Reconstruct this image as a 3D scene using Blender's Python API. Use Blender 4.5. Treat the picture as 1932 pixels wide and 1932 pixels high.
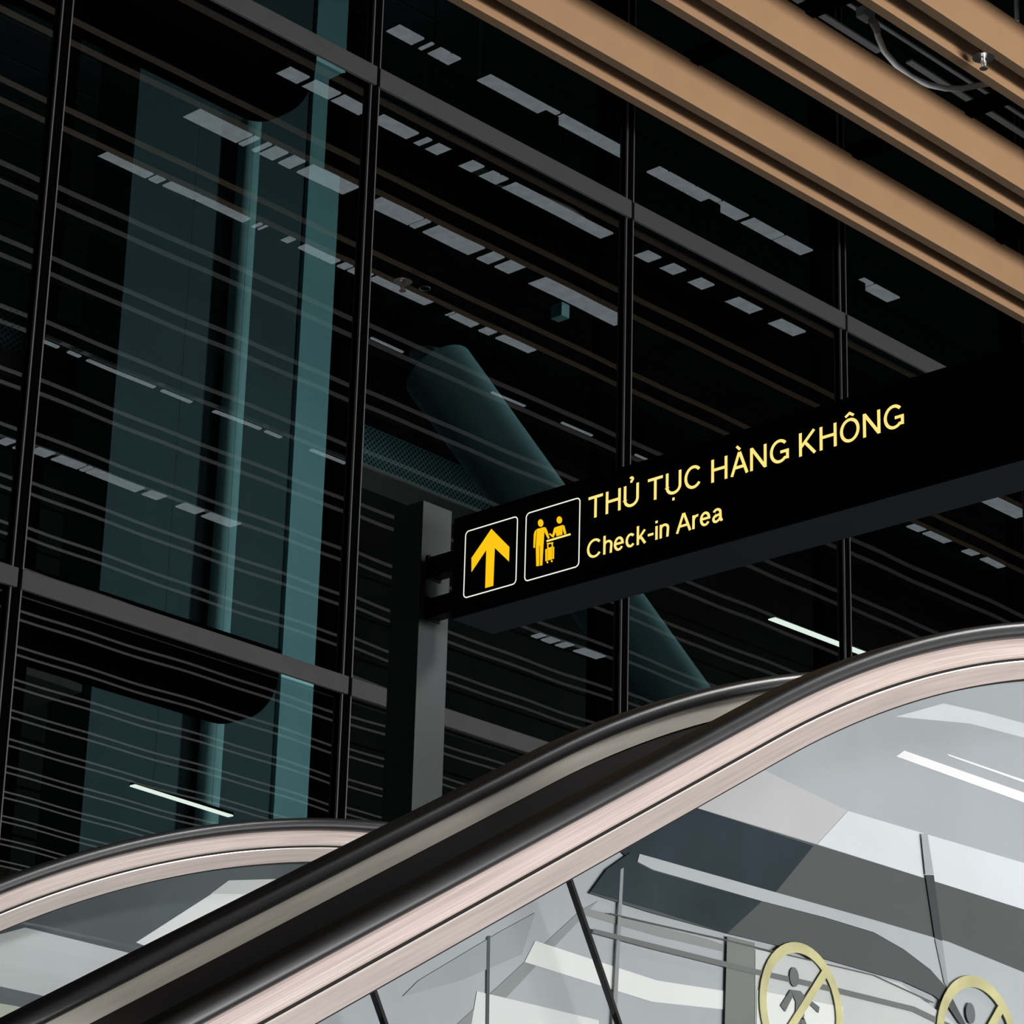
import bpy, bmesh, math, random
import numpy as np
from mathutils import Vector, Matrix
random.seed(7)
C = bpy.context.scene.collection
for o in list(bpy.data.objects): bpy.data.objects.remove(o)
sc = bpy.context.scene

# ---------------------------------------------------------------- camera
# world axes: X along the glazed facade, Y straight towards it, Z up; eye 1.6 m above the hall floor
CZ = 1.6
FPX, CC = 5600.0, 966.0
V = np.array([1370 - CC, -13880 - CC, 0.0])
up = np.array([V[0], V[1], FPX]); up /= np.linalg.norm(up)
U = np.array([6600 - CC, 0, FPX]); U[1] = -(U[0]*up[0] + FPX*up[2]) / up[1]
u = U / np.linalg.norm(U)
w = np.cross(up, u)
if w[2] < 0: w = -w
cam = bpy.data.cameras.new('camera'); camo = bpy.data.objects.new('camera', cam); C.objects.link(camo)
cam.sensor_width = 36; cam.lens = FPX/1932*36; cam.clip_end = 200; cam.clip_start = 0.05
right = Vector((u[0], w[0], up[0])); down = Vector((u[1], w[1], up[1])); fwd = Vector((u[2], w[2], up[2]))
m3 = Matrix((right, -down, -fwd)).transposed()
camo.matrix_world = Matrix.Translation((0, 0, CZ)) @ m3.to_4x4()
sc.camera = camo

def ratio(px, py):
    r = np.array([px-CC, py-CC, FPX]); r = np.array([r@u, r@w, r@up]); return r
def at(px, py, Y):
    """point seen at (px,py) of the photograph on the plane Y (heights relative to the eye)"""
    r = ratio(px, py); return Vector(tuple(r*Y/r[1]))
def atx(px, py, X):
    r = ratio(px, py); return Vector(tuple(r*X/r[0]))

# ---------------------------------------------------------------- world, lights, exposure
wd = bpy.data.worlds.new('world'); sc.world = wd; wd.use_nodes = True
bg = wd.node_tree.nodes['Background']
bg.inputs[0].default_value = (0.55, 0.75, 0.85, 1); bg.inputs[1].default_value = 0.035

def area(name, loc, target, sx, sy, power, col, spread=math.pi):
    l = bpy.data.lights.new(name, 'AREA'); l.shape = 'RECTANGLE'; l.size = sx; l.size_y = sy
    l.energy = power; l.color = col
    o = bpy.data.objects.new(name, l); C.objects.link(o)
    o.location = loc; l.spread = spread
    d = Vector(target) - Vector(loc); o.rotation_euler = d.to_track_quat('-Z', 'Y').to_euler()
    return o
# daylight entering through the low window band of the wall behind the camera
area('window_daylight', (14, -12.7, 1.6), (11, 9, 7.0), 18, 3.0, 4700, (1.0, 0.97, 0.95))
# lamps of the rooms behind the glazing
area('interior_light', (17.2, 10.5, 8.4), (11, 17, 8.2), 0.5, 11.0, 235, (0.80, 1.0, 1.0), math.radians(110))
# added fill light brightening the far balustrade; no such lamp is seen
area('escalator_fill', (9.5, 1.6, 7.6), (5.4, 6.3, 3.4), 1.2, 1.2, 50, (1.0, 0.98, 0.96), math.radians(55))

sc.view_settings.view_transform = 'Standard'; sc.view_settings.look = 'None'
sc.view_settings.exposure = 0.0; sc.view_settings.gamma = 1.0
sc.view_settings.use_curve_mapping = False

# ---------------------------------------------------------------- materials
def lin(c):
    return tuple(((v/255)/12.92 if v/255 <= 0.04045 else (((v/255)+0.055)/1.055)**2.4) for v in c)
def mat(name, col, rough=0.5, metal=0.0, spec=0.5, noise=0.12, scale=6.0, bump=0.0, stretch=None, coords='Object', contrast=None):
    m = bpy.data.materials.new(name); m.use_nodes = True
    n = m.node_tree; b = n.nodes['Principled BSDF']
    b.inputs['Roughness'].default_value = rough; b.inputs['Metallic'].default_value = metal
    b.inputs['Specular IOR Level'].default_value = spec
    tc = n.nodes.new('ShaderNodeTexCoord'); mp = n.nodes.new('ShaderNodeMapping')
    if stretch: mp.inputs['Scale'].default_value = stretch
    no = n.nodes.new('ShaderNodeTexNoise'); no.inputs['Scale'].default_value = scale; no.inputs['Detail'].default_value = 6
    cr = n.nodes.new('ShaderNodeValToRGB')
    cr.color_ramp.elements[0].position = 0.25; cr.color_ramp.elements[1].position = 0.75
    cr.color_ramp.elements[0].color = tuple(v*(1-noise) for v in col[:3]) + (1,)
    cr.color_ramp.elements[1].color = tuple(min(1, v*(1+noise)) for v in col[:3]) + (1,)
    n.links.new(tc.outputs[coords], mp.inputs[0]); n.links.new(mp.outputs[0], no.inputs['Vector'])
    n.links.new(no.outputs['Fac'], cr.inputs[0]); n.links.new(cr.outputs[0], b.inputs['Base Color'])
    if bump:
        bp = n.nodes.new('ShaderNodeBump'); bp.inputs['Strength'].default_value = bump; bp.inputs['Distance'].default_value = 0.002
        n.links.new(no.outputs['Fac'], bp.inputs['Height']); n.links.new(bp.outputs[0], b.inputs['Normal'])
    return m
def emis(name, col, s, noise=0.0, scale=8.0):
    m = bpy.data.materials.new(name); m.use_nodes = True; n = m.node_tree
    for x in list(n.nodes): n.nodes.remove(x)
    o = n.nodes.new('ShaderNodeOutputMaterial'); e = n.nodes.new('ShaderNodeEmission')
    e.inputs[0].default_value = tuple(col) + (1,); e.inputs[1].default_value = s
    if noise:
        tc = n.nodes.new('ShaderNodeTexCoord'); no = n.nodes.new('ShaderNodeTexNoise'); no.inputs['Scale'].default_value = scale
        mr = n.nodes.new('ShaderNodeMapRange'); mr.inputs[3].default_value = s*(1-noise); mr.inputs[4].default_value = s*(1+noise)
        n.links.new(tc.outputs['Object'], no.inputs['Vector']); n.links.new(no.outputs['Fac'], mr.inputs[0]); n.links.new(mr.outputs[0], e.inputs[1])
    n.links.new(e.outputs[0], o.inputs[0]); return m
def glass(name, tint, refl, rough=0.0, fres=1.5):
    m = bpy.data.materials.new(name); m.use_nodes = True; n = m.node_tree
    for x in list(n.nodes): n.nodes.remove(x)
    o = n.nodes.new('ShaderNodeOutputMaterial'); t = n.nodes.new('ShaderNodeBsdfTransparent'); g = n.nodes.new('ShaderNodeBsdfGlossy')
    t.inputs[0].default_value = tuple(tint) + (1,); g.inputs['Roughness'].default_value = rough
    g.inputs[0].default_value = (0.92, 0.98, 1.0, 1)
    mx = n.nodes.new('ShaderNodeMixShader'); mx.inputs[0].default_value = refl
    n.links.new(t.outputs[0], mx.inputs[1]); n.links.new(g.outputs[0], mx.inputs[2]); n.links.new(mx.outputs[0], o.inputs[0])
    return m

M = {}
M['black'] = mat('black_paint', (0.004, 0.0045, 0.005), 0.55, spec=0.15)
M['void'] = mat('plenum_black', (0.0025, 0.003, 0.003), 0.9, spec=0.0)
M['mullion'] = mat('mullion_black', (0.0015, 0.0015, 0.0015), 0.8, spec=0.0)
M['ceil'] = mat('ceiling_black', (0.02, 0.024, 0.024), 0.9, spec=0.0)
M['trimline'] = mat('gasket_grey', (0.10, 0.10, 0.11), 0.5)
M['transom'] = mat('transom_grey', (0.060, 0.062, 0.065), 0.55, noise=0.05, spec=0.2)
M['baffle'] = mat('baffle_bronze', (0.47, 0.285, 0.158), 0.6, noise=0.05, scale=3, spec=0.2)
M['baffle_edge'] = mat('baffle_edge_shaded', (0.17, 0.115, 0.072), 0.6, noise=0.05, spec=0.1)  # darker bronze holds the shade of the unlit undersides
M['baffle_edge_pale'] = mat('baffle_edge_lightened', (0.17, 0.17, 0.165), 0.6, noise=0.05, spec=0.1)  # undersides over the hall: stronger daylight put into a paler, greyer colour
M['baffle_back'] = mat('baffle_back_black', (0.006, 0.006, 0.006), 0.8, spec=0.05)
M['rubber'] = mat('handrail_rubber', (0.022, 0.023, 0.026), 0.38, noise=0.15, scale=20, spec=0.5)
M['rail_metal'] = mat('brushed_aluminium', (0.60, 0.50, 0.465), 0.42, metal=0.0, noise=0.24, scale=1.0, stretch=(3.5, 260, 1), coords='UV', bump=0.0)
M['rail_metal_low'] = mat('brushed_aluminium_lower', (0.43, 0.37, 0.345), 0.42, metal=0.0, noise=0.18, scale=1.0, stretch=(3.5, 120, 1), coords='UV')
M['rail_edge'] = mat('polished_edge', (0.95, 0.90, 0.86), 0.3, metal=0.2, noise=0.03)
M['rail_inner'] = mat('satin_aluminium', (0.75, 0.70, 0.62), 0.45, metal=0.0, noise=0.10, scale=2.0, stretch=(3, 40, 1), coords='UV')
M['groove'] = mat('groove_dark', (0.02, 0.018, 0.017), 0.6, spec=0.1)
M['bal_glass'] = glass('balustrade_glass', (0.98, 0.985, 0.985), 0.025)
M['fac_glass'] = glass('facade_glass', (0.35, 0.43, 0.44), 0.17)
M['clear'] = glass('facade_glass_inner', (1, 1, 1), 0.0)
M['post'] = mat('post_grey', (0.035, 0.041, 0.043), 0.5, noise=0.08, scale=4, spec=0.25)
M['sign'] = mat('sign_black', (0.0035, 0.0035, 0.004), 0.5, spec=0.05)
M['sign_under'] = mat('sign_casing', (0.018, 0.028, 0.036), 0.55, noise=0.05, spec=0.2)
M['txt'] = emis('letters_backlit', lin((255, 226, 128)), 1.08, 0.12, 30)
M['yel'] = emis('arrow_backlit', lin((255, 200, 22)), 1.0, 0.04, 20)
M['wht'] = emis('frame_backlit', lin((252, 250, 235)), 0.95)
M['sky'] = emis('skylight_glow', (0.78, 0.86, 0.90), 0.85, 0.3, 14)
M['lamp'] = emis('linear_lamp', (1.0, 0.96, 0.84), 2.5)
M['cable'] = mat('cable_grey', (0.62, 0.59, 0.56), 0.5)
M['channel'] = mat('galvanised_channel', (0.24, 0.245, 0.25), 0.5, metal=0.1)
M['chrome'] = mat('chrome', (0.85, 0.85, 0.85), 0.28, metal=1.0)
M['red'] = mat('red_bulb', (0.12, 0.004, 0.004), 0.3)
M['floor'] = mat('floor_stone', (0.42, 0.40, 0.37), 0.35, noise=0.1, scale=2)
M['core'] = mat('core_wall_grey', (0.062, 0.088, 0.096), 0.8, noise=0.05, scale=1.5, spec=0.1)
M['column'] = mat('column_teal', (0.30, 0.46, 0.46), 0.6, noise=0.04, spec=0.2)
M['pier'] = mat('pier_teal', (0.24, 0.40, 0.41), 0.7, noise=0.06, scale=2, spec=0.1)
M['tube'] = mat('inclined_column', (0.22, 0.33, 0.34), 0.6, noise=0.15, scale=3, spec=0.3)
M['gang'] = mat('gangway_brown', (0.10, 0.088, 0.075), 0.8, spec=0.1)
M['plank'] = mat('interior_lining', (0.035, 0.038, 0.035), 0.9, noise=0.2, scale=2, spec=0.0)
M['soffit'] = mat('interior_soffit', (0.09, 0.12, 0.12), 0.9, noise=0.1, scale=2, spec=0.0)

# ---------------------------------------------------------------- mesh helpers
class MB:
    def __init__(s): s.v = []; s.f = []; s.uv = []; s.mi = []; s.sm = []
    def add(s, vs, fs, uv=None, mi=0, smooth=False):
        b = len(s.v); s.v += [tuple(v) for v in vs]
        for k, f in enumerate(fs):
            s.f.append([b+i for i in f]); s.uv.append(uv[k] if uv else None); s.mi.append(mi); s.sm.append(smooth)
    def box(s, x0, x1, y0, y1, z0, z1, mi=0):
        vs = [(x, y, z) for x in (x0, x1) for y in (y0, y1) for z in (z0, z1)]
        s.add(vs, [(0,1,3,2),(4,6,7,5),(0,4,5,1),(2,3,7,6),(0,2,6,4),(1,5,7,3)], mi=mi)
    def prism(s, pts, dirv, mi=0):
        """polygon pts (3-D) pushed along dirv"""
        n = len(pts); d = Vector(dirv)
        vs = [Vector(p) for p in pts] + [Vector(p)+d for p in pts]
        fs = [tuple(range(n)), tuple(range(2*n-1, n-1, -1))] + [(i, i+n, (i+1) % n+n, (i+1) % n) for i in range(n)]
        s.add(vs, fs, mi=mi)
    def tube(s, pts, r, n=12, mi=0):
        pts = [Vector(p) for p in pts]; vs = []; fs = []
        ref = Vector((0.123, 0.31, 0.94))
        for i, p in enumerate(pts):
            t = (pts[min(i+1, len(pts)-1)] - pts[max(i-1, 0)]).normalized()
            a = t.cross(ref).normalized(); b = t.cross(a)
            rr = r[i] if isinstance(r, (list, tuple)) else r
            for k in range(n):
                an = 2*math.pi*k/n; vs.append(p + a*rr*math.cos(an) + b*rr*math.sin(an))
        for i in range(len(pts)-1):
            for k in range(n):
                fs.append((i*n+k, i*n+(k+1) % n, (i+1)*n+(k+1) % n, (i+1)*n+k))
        s.add(vs, fs, mi=mi, smooth=True)
        s.add(vs[:n], [tuple(range(n-1, -1, -1))], mi=mi); s.add(vs[-n:], [tuple(range(n))], mi=mi)
    def build(s, name, mats, parent=None, bevel=0.0, recalc=True):
        me = bpy.data.meshes.new(name)
        off = Vector(parent.location) if parent else Vector((0, 0, 0))
        vs = [Vector((a, b, c + CZ)) - off for a, b, c in s.v]
        me.from_pydata([tuple(x) for x in vs], [], s.f)
        if any(x is not None for x in s.uv):
            ul = me.uv_layers.new(name='UVMap'); k = 0
            for fi, f in enumerate(s.f):
                for j in range(len(f)):
                    ul.data[k].uv = s.uv[fi][j] if s.uv[fi] else (0, 0); k += 1
        if not isinstance(mats, (list, tuple)): mats = [mats]
        for m in mats: me.materials.append(m)
        for i, p in enumerate(me.polygons): p.material_index = s.mi[i]; p.use_smooth = s.sm[i]
        if recalc:
            bm = bmesh.new(); bm.from_mesh(me); bmesh.ops.recalc_face_normals(bm, faces=bm.faces[:]); bm.to_mesh(me); bm.free()
        me.update()
        o = bpy.data.objects.new(name, me); C.objects.link(o)
        if bevel:
            b = o.modifiers.new('bevel', 'BEVEL'); b.width = bevel; b.segments = 2; b.limit_method = 'ANGLE'
        if parent: o.parent = parent
        return o
def tag(o, label=None, cat=None, group=None, kind=None):
    if label: o['label'] = label
    if cat: o['category'] = cat
    if group: o['group'] = group
    if kind: o['kind'] = kind
    return o
def thing(name, loc, label, cat, group=None):
    o = bpy.data.objects.new(name, None); o.empty_display_size = 0.1; C.objects.link(o)
    o.location = (loc[0], loc[1], loc[2]+CZ); return tag(o, label, cat, group)
def struct(o): o['kind'] = 'structure'; return o

# ================================================================ SETTING
D = 10.0                       # facade glass plane
H = D/1.2637                   # underside of the baffles above the eye
FLR = -CZ
m = MB(); m.box(-8, 46, -13, 26, FLR-0.2, FLR); struct(m.build('floor', M['floor']))
ZI = 14.0
m = MB(); m.box(-8, 46, -13, 10.05, H*1.28, H*1.28+0.2); struct(m.build('ceiling', M['ceil']))
m = MB(); m.box(-8, 46, 9.85, 26, ZI, ZI+0.2)
yy = 10.1
while yy < 24: m.box(5, 40, yy, yy+0.56, ZI-0.03, ZI); yy += 0.60
struct(m.build('ceiling_interior', M['soffit']))
m = MB(); m.box(-8, 46, 9.85, 10.05, H*1.28+0.2, ZI); struct(m.build('wall_upper', M['void']))
# rear wall with a low strip of windows
m = MB(); m.box(-8, 40, -13.2, -13, 2.8, H*1.28); m.box(-8, 40, -13.2, -13, FLR, -1.4)
struct(tag(m.build('wall_back', mat('hall_wall', (0.25, 0.25, 0.25), 0.8)), 'plain wall behind the viewer above a low band of windows', 'wall'))
# landing slab at the head of the escalators
LZ = 2.32 - 1.29
m = MB(); m.box(7.4, 16.5, 2.6, 9.85, LZ-0.3, LZ); struct(m.build('floor_landing', M['floor']))

# facade: mullions, transoms, panes
MUL = [0.7388, 0.939, 1.1415, 1.3415, 1.5430]
dM = 0.2013
MX = [0.7388 - dM*9.0/9.0*1] + MUL + [1.7443, 1.9456]
mx = [r*9.975 for r in MX]
z_top = H*1.27
TR = [(-0.02*D, 0.0), (0.4207*9.95, 0.4297*9.95), (0.7527*9.95, 0.7636*9.95), (1.087*9.95, 1.097*9.95)]
tn = 1
for x in mx:
    m = MB(); m.box(x-0.030, x+0.030, D-0.022, D+0.02, FLR+0.001, z_top)
    o = struct(m.build('trim_%d' % tn, M['mullion'])); tn += 1
    t = MB(); t.box(x-0.032, x-0.025, D-0.028, D-0.016, FLR+0.001, z_top); t.box(x+0.025, x+0.032, D-0.028, D-0.016, FLR+0.001, z_top)
    g = t.build('gasket', M['trimline'], None); g.parent = o
for k, (z0, z1) in enumerate(TR):
    for i in range(len(mx)-1):
        m = MB(); m.box(mx[i]+0.011, mx[i+1]-0.011, D-0.05, D-0.0285, z0, z1)
        struct(m.build('trim_%d' % tn, M['transom'], bevel=0.003)); tn += 1
wn = 1
zl = [FLR+0.001] + [v for p in TR for v in p] + [z_top]
rows = [(TR[0][1], TR[1][0]), (TR[1][1], TR[2][0]), (TR[2][1], TR[3][0])]
for (z0, z1) in rows:
    for i in range(len(mx)-1):
        x0, x1 = mx[i]+0.024, mx[i+1]-0.024
        nx, nz = 44, 60
        ph = [random.uniform(0, 6.28) for _ in range(6)]
        vs = []; fs = []
        for a in range(nx+1):
            for b in range(nz+1):
                X = x0+(x1-x0)*a/nx; Z = z0+(z1-z0)*b/nz
                tx = (X-x0)/(x1-x0)
                e = -0.0008*math.exp(-tx*5.0) + 0.0003*math.exp(-(1-tx)*7)
                # roller-wave and edge curl of toughened glass: fractions of a millimetre
                d = e*(Z-(z0+z1)/2) + 0.00013*math.sin(2*math.pi*tx*1.6+ph[0])*math.sin(1.9*Z+ph[1]) + 0.00005*math.sin(2*math.pi*tx*3.3+ph[2])*math.sin(4.1*Z+ph[3])
                vs.append((X, D+d, Z))
        for a in range(nx):
            for b in range(nz):
                q0 = a*(nz+1)+b; fs.append((q0, q0+nz+1, q0+nz+2, q0+1))
        m = MB(); m.add(vs, fs, smooth=True)
        m.add([(x0, D+0.012, z0), (x1, D+0.012, z0), (x1, D+0.012, z1), (x0, D+0.012, z1)], [(0, 3, 2, 1)], mi=1)
        struct(m.build('window_%d' % wn, [M['fac_glass'], M['clear']], recalc=False)); wn += 1
# lining of the rooms behind the glass: dark boards, a back wall and floors
m = MB()
zc = FLR+0.01
while zc < ZI-0.5:
    m.box(8, 44, 22.0, 22.1, zc, zc+0.44); zc += 0.47
struct(m.build('wall_interior', M['plank']))

# ================================================================ BAFFLE CEILING
P = 0.1015*H; TH = 0.0079*H; BH = 0.0344*H; SEP = 0.0244*H
YB0 = 1.2095*H                 # far face of the first (facade-side) baffle bottom is at 1.2128H
X0, X1 = 4.6, 33.0
ordn = ['lowest', 'second', 'third']
npair = 21
NTH = 'first second third fourth fifth sixth seventh eighth ninth tenth eleventh twelfth thirteenth fourteenth fifteenth sixteenth seventeenth eighteenth nineteenth twentieth twenty-first'.split()
def blade(yfar, label, group=None, edge='baffle_edge'):
    m = MB(); m.box(X0, X1, yfar-TH, yfar, H, H+BH)
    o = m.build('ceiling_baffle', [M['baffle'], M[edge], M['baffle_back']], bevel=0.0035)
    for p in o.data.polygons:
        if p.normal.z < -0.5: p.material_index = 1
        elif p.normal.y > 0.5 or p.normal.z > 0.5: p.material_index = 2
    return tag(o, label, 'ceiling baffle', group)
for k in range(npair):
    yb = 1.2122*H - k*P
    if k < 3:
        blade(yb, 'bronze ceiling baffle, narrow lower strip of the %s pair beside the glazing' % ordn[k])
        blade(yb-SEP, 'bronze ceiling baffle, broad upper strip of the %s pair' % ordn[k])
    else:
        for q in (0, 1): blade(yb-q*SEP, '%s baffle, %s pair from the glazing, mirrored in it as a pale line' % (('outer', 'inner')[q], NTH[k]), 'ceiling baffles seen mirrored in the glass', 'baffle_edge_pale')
# black carrier bars above the baffles
cx = 13.43*H/9.5
for k in range(-3, 9):
    X = cx + k*1.778*H/9.5
    m = MB(); m.box(X-0.055, X+0.055, -6.9, 1.2122*H, H+BH, H+BH+0.05)
    for j in range(npair):
        yb = 1.2122*H - j*P
        for q in (0, 1):
            m.box(X-0.035, X+0.035, yb-q*SEP-TH-0.006, yb-q*SEP+0.006, H+BH-0.014, H+BH)
    lab = {0: 'black carrier bar crossing above the baffles, left of the grey cable', 1: 'black carrier bar crossing above the baffles under the end of the grey cable'}.get(k, 'black carrier bar above the baffles, %s along the hall from the left' % NTH[k+3])
    o = tag(m.build('carrier_bar', M['void']), lab, 'carrier bar', 'black carrier bars over the baffles')

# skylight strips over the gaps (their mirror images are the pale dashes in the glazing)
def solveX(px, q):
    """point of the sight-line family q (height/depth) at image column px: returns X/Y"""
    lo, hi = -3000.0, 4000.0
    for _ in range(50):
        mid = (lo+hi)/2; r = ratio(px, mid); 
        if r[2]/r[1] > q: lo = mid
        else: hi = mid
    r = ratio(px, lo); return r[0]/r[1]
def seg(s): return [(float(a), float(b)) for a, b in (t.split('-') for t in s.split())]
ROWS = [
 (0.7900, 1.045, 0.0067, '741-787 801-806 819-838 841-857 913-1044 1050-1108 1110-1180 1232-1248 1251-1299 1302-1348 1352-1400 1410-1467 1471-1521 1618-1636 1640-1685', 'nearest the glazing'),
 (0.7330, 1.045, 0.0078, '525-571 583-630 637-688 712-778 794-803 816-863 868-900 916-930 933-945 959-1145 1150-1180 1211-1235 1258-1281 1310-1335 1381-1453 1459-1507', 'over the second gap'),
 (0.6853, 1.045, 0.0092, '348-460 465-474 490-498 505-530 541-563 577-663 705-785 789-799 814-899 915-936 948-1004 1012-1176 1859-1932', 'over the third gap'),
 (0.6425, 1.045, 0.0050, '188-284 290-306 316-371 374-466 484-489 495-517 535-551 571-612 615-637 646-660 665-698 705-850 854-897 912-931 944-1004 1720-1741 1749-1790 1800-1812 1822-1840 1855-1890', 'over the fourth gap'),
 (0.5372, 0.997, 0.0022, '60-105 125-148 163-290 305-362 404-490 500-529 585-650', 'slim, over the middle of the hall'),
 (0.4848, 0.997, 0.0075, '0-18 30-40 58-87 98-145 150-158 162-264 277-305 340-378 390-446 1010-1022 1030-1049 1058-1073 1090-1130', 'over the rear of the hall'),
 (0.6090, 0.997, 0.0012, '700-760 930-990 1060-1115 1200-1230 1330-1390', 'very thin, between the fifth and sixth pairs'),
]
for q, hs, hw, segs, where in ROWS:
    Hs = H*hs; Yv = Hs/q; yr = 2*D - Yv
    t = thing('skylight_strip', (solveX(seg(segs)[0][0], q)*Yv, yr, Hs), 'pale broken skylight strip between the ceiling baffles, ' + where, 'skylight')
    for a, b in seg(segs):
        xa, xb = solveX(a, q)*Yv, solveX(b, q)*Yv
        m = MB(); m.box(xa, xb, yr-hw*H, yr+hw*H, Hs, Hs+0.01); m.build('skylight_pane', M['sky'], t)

# services in the open gap between the second and third pair
def urun(px, py, z, x0, x1, hy, hz, name, label, mt):
    r = ratio(px, py); Y = z*r[1]/r[2]
    m = MB(); m.box(x0, x1, Y-hy, Y+hy, z-hz, z+hz)
    return tag(m.build(name, mt), label, 'channel')
zs = H*1.075
urun(1580, 47, zs, 9.0, 12.22, 0.022, 0.006, 'cable_channel', 'grey metal channel just above the second broad baffle, left length', M['channel'])
urun(1871, 215, zs, 12.42, 14.2, 0.022, 0.006, 'cable_channel', 'grey metal channel above the second broad baffle, right length', M['channel'])
urun(1680, 58, zs, 9.0, 16.0, 0.012, 0.006, 'cable_channel', 'grey metal channel running close beside the third pair of baffles', M['channel'])
zc = H*1.055
def atz(px, py, z):
    r = ratio(px, py); return Vector(tuple(r*z/r[2]))
pts = [(1652, 52), (1657, 70), (1668, 96), (1690, 122), (1718, 144), (1752, 160), (1785, 167), (1815, 167), (1845, 161), (1866, 158)]
m = MB(); m.tube([atz(a, b, zc) for a, b in pts], 0.0175, 12)
cb = thing('flexible_cable', atz(1655, 60, zc), 'grey flexible cable drooping in the gap between bronze baffles', 'cable')
m.build('conduit', M['cable'], cb)
m = MB(); m.tube([atz(1644, 38, zc), atz(1651, 48, zc), atz(1655, 58, zc)], [0.02, 0.024, 0.021], 12); m.build('connector', M['channel'], cb)
m = MB(); c0 = atz(1633, 30, zc+0.04); m.box(c0.x-0.05, c0.x+0.05, c0.y-0.03, c0.y+0.03, c0.z-0.02, c0.z+0.04)
tag(m.build('junction_box', M['channel'], bevel=0.004), 'small grey junction box where the cable starts', 'junction box')
# fire sprinkler in the slot of the third pair
sp = atz(1856, 130, H*0.990)
t = thing('fire_sprinkler', sp, 'small chrome fire sprinkler in the slot between bronze baffles', 'sprinkler')
m = MB(); nseg = 20
m.tube([sp+Vector((0, 0, 0.055))*1.5, sp+Vector((0, 0, 0.050))*1.5, sp+Vector((0, 0, 0.044))*1.5], [0.02, 0.050, 0.060], nseg); m.build('escutcheon', M['chrome'], t)
m = MB(); m.tube([sp+Vector((0, 0, 0.05))*1.5, sp+Vector((0, 0, 0.015))*1.5], 0.011, 10)
m.tube([sp+Vector((-0.012, 0, 0.04))*1.5, sp+Vector((-0.014, 0, 0.02))*1.5, sp+Vector((0, 0, 0.002))*1.5], 0.0045, 6)
m.tube([sp+Vector((0.012, 0, 0.04))*1.5, sp+Vector((0.014, 0, 0.02))*1.5, sp+Vector((0, 0, 0.002))*1.5], 0.0045, 6); m.build('frame_arm', M['chrome'], t)
m = MB(); m.tube([sp+Vector((0, 0, 0.003))*1.5, sp+Vector((0, 0, 0.0))*1.5], 0.022, 14); m.build('deflector', M['chrome'], t)
m = MB(); m.tube([sp+Vector((0, 0, 0.055))*1.5, sp+Vector((0, 0, 0.16))*1.5], 0.02, 12); m.build('supply_pipe', M['red'], t)
# hanger rod at the top right corner
hp = atz(1919, 40, H*1.06)
m = MB(); m.tube([hp, hp+Vector((0, 0, H*0.21))], 0.013, 10); tag(m.build('hanger_rod', M['channel']), 'thin grey hanger rod in the top right corner', 'rod')

# ================================================================ BEHIND THE GLASS
def vbox(px0, px1, py, Y0, Y1, z0, z1, name, mt, label, cat, bevel=0):
    a = at(px0, py, Y0); b = at(px1, py, Y0)
    m = MB(); m.box(a.x, b.x, Y0, Y1, z0, z1)
    return tag(m.build(name, mt, bevel=bevel), label, cat)
for (a, b, lab) in ((62, 108, 'black steel column behind the leftmost mullion'), (640, 690, 'black steel column behind the mullion right of the teal pier'),
               (1130, 1180, 'black steel column behind the mullion above the sign lettering'), (1540, 1592, 'black steel column behind the mullion that meets the bronze baffles'), (1894, 1950, 'black steel column at the right edge behind the glass')):
    vbox(a, b, 600, D+0.20, D+0.25, FLR, z_top, 'steel_column', M['void'], lab, 'column')
# service core with a round column and a flat pier
YC = 16.5
def bulk(z0, z1, xl, pxend, pyend, label, rnd):
    e = at(pxend, pyend, D+1.0)
    m = MB(); pts = [Vector((xl, D+1.0, z0)), Vector((xl, D+1.0, z1))]
    pts.append(Vector((e.x, D+1.0, z1)))
    n = 10; R = rnd; h = (z1-z0)*0.80
    for i in range(n+1):
        an = math.pi/2*i/n
        pts.append(Vector((e.x - R + R*math.cos(an), D+1.0, z0 + h - h*math.sin(an))))
    m.prism(pts, (0, 0.12, 0))
    return tag(m.build('bulkhead', M['void']), label, 'bulkhead')
zl_ = at(430, 182, D+1.0).z; 
bulk(zl_, zl_+0.62, 5, 594, 170, 'black bulkhead with rounded end under the upper floor behind glass', 0.42)
zl2 = at(300, 1316, D+1.0).z
bulk(zl2, zl2+0.45, 5, 526, 1300, 'black bulkhead with rounded end under the lower floor behind glass', 0.34)
a = at(700, 330, D+1.0)
m = MB(); m.box(a.x-0.25, 24, D+1.0, D+1.12, a.z-0.02, a.z+0.55); tag(m.build('bulkhead', M['void']), 'long straight black bulkhead behind the glass right of the pier', 'bulkhead')
pxa = at(568, 600, YC-0.04).x; cxa = at(228, 600, YC).x
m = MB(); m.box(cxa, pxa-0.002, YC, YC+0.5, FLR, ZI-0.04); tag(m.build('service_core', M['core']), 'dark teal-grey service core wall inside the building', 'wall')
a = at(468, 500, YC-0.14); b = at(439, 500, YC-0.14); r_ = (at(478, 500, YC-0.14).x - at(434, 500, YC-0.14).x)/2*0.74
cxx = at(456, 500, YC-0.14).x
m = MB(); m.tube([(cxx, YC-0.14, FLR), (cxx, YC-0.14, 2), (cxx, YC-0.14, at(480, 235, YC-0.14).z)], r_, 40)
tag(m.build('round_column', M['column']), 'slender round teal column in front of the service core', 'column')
vbox(568, 636, 600, YC-0.04, YC+0.5, FLR, ZI-0.04, 'flat_pier', M['pier'], 'flat pale teal pier at the right end of the service core', 'pier')
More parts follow.
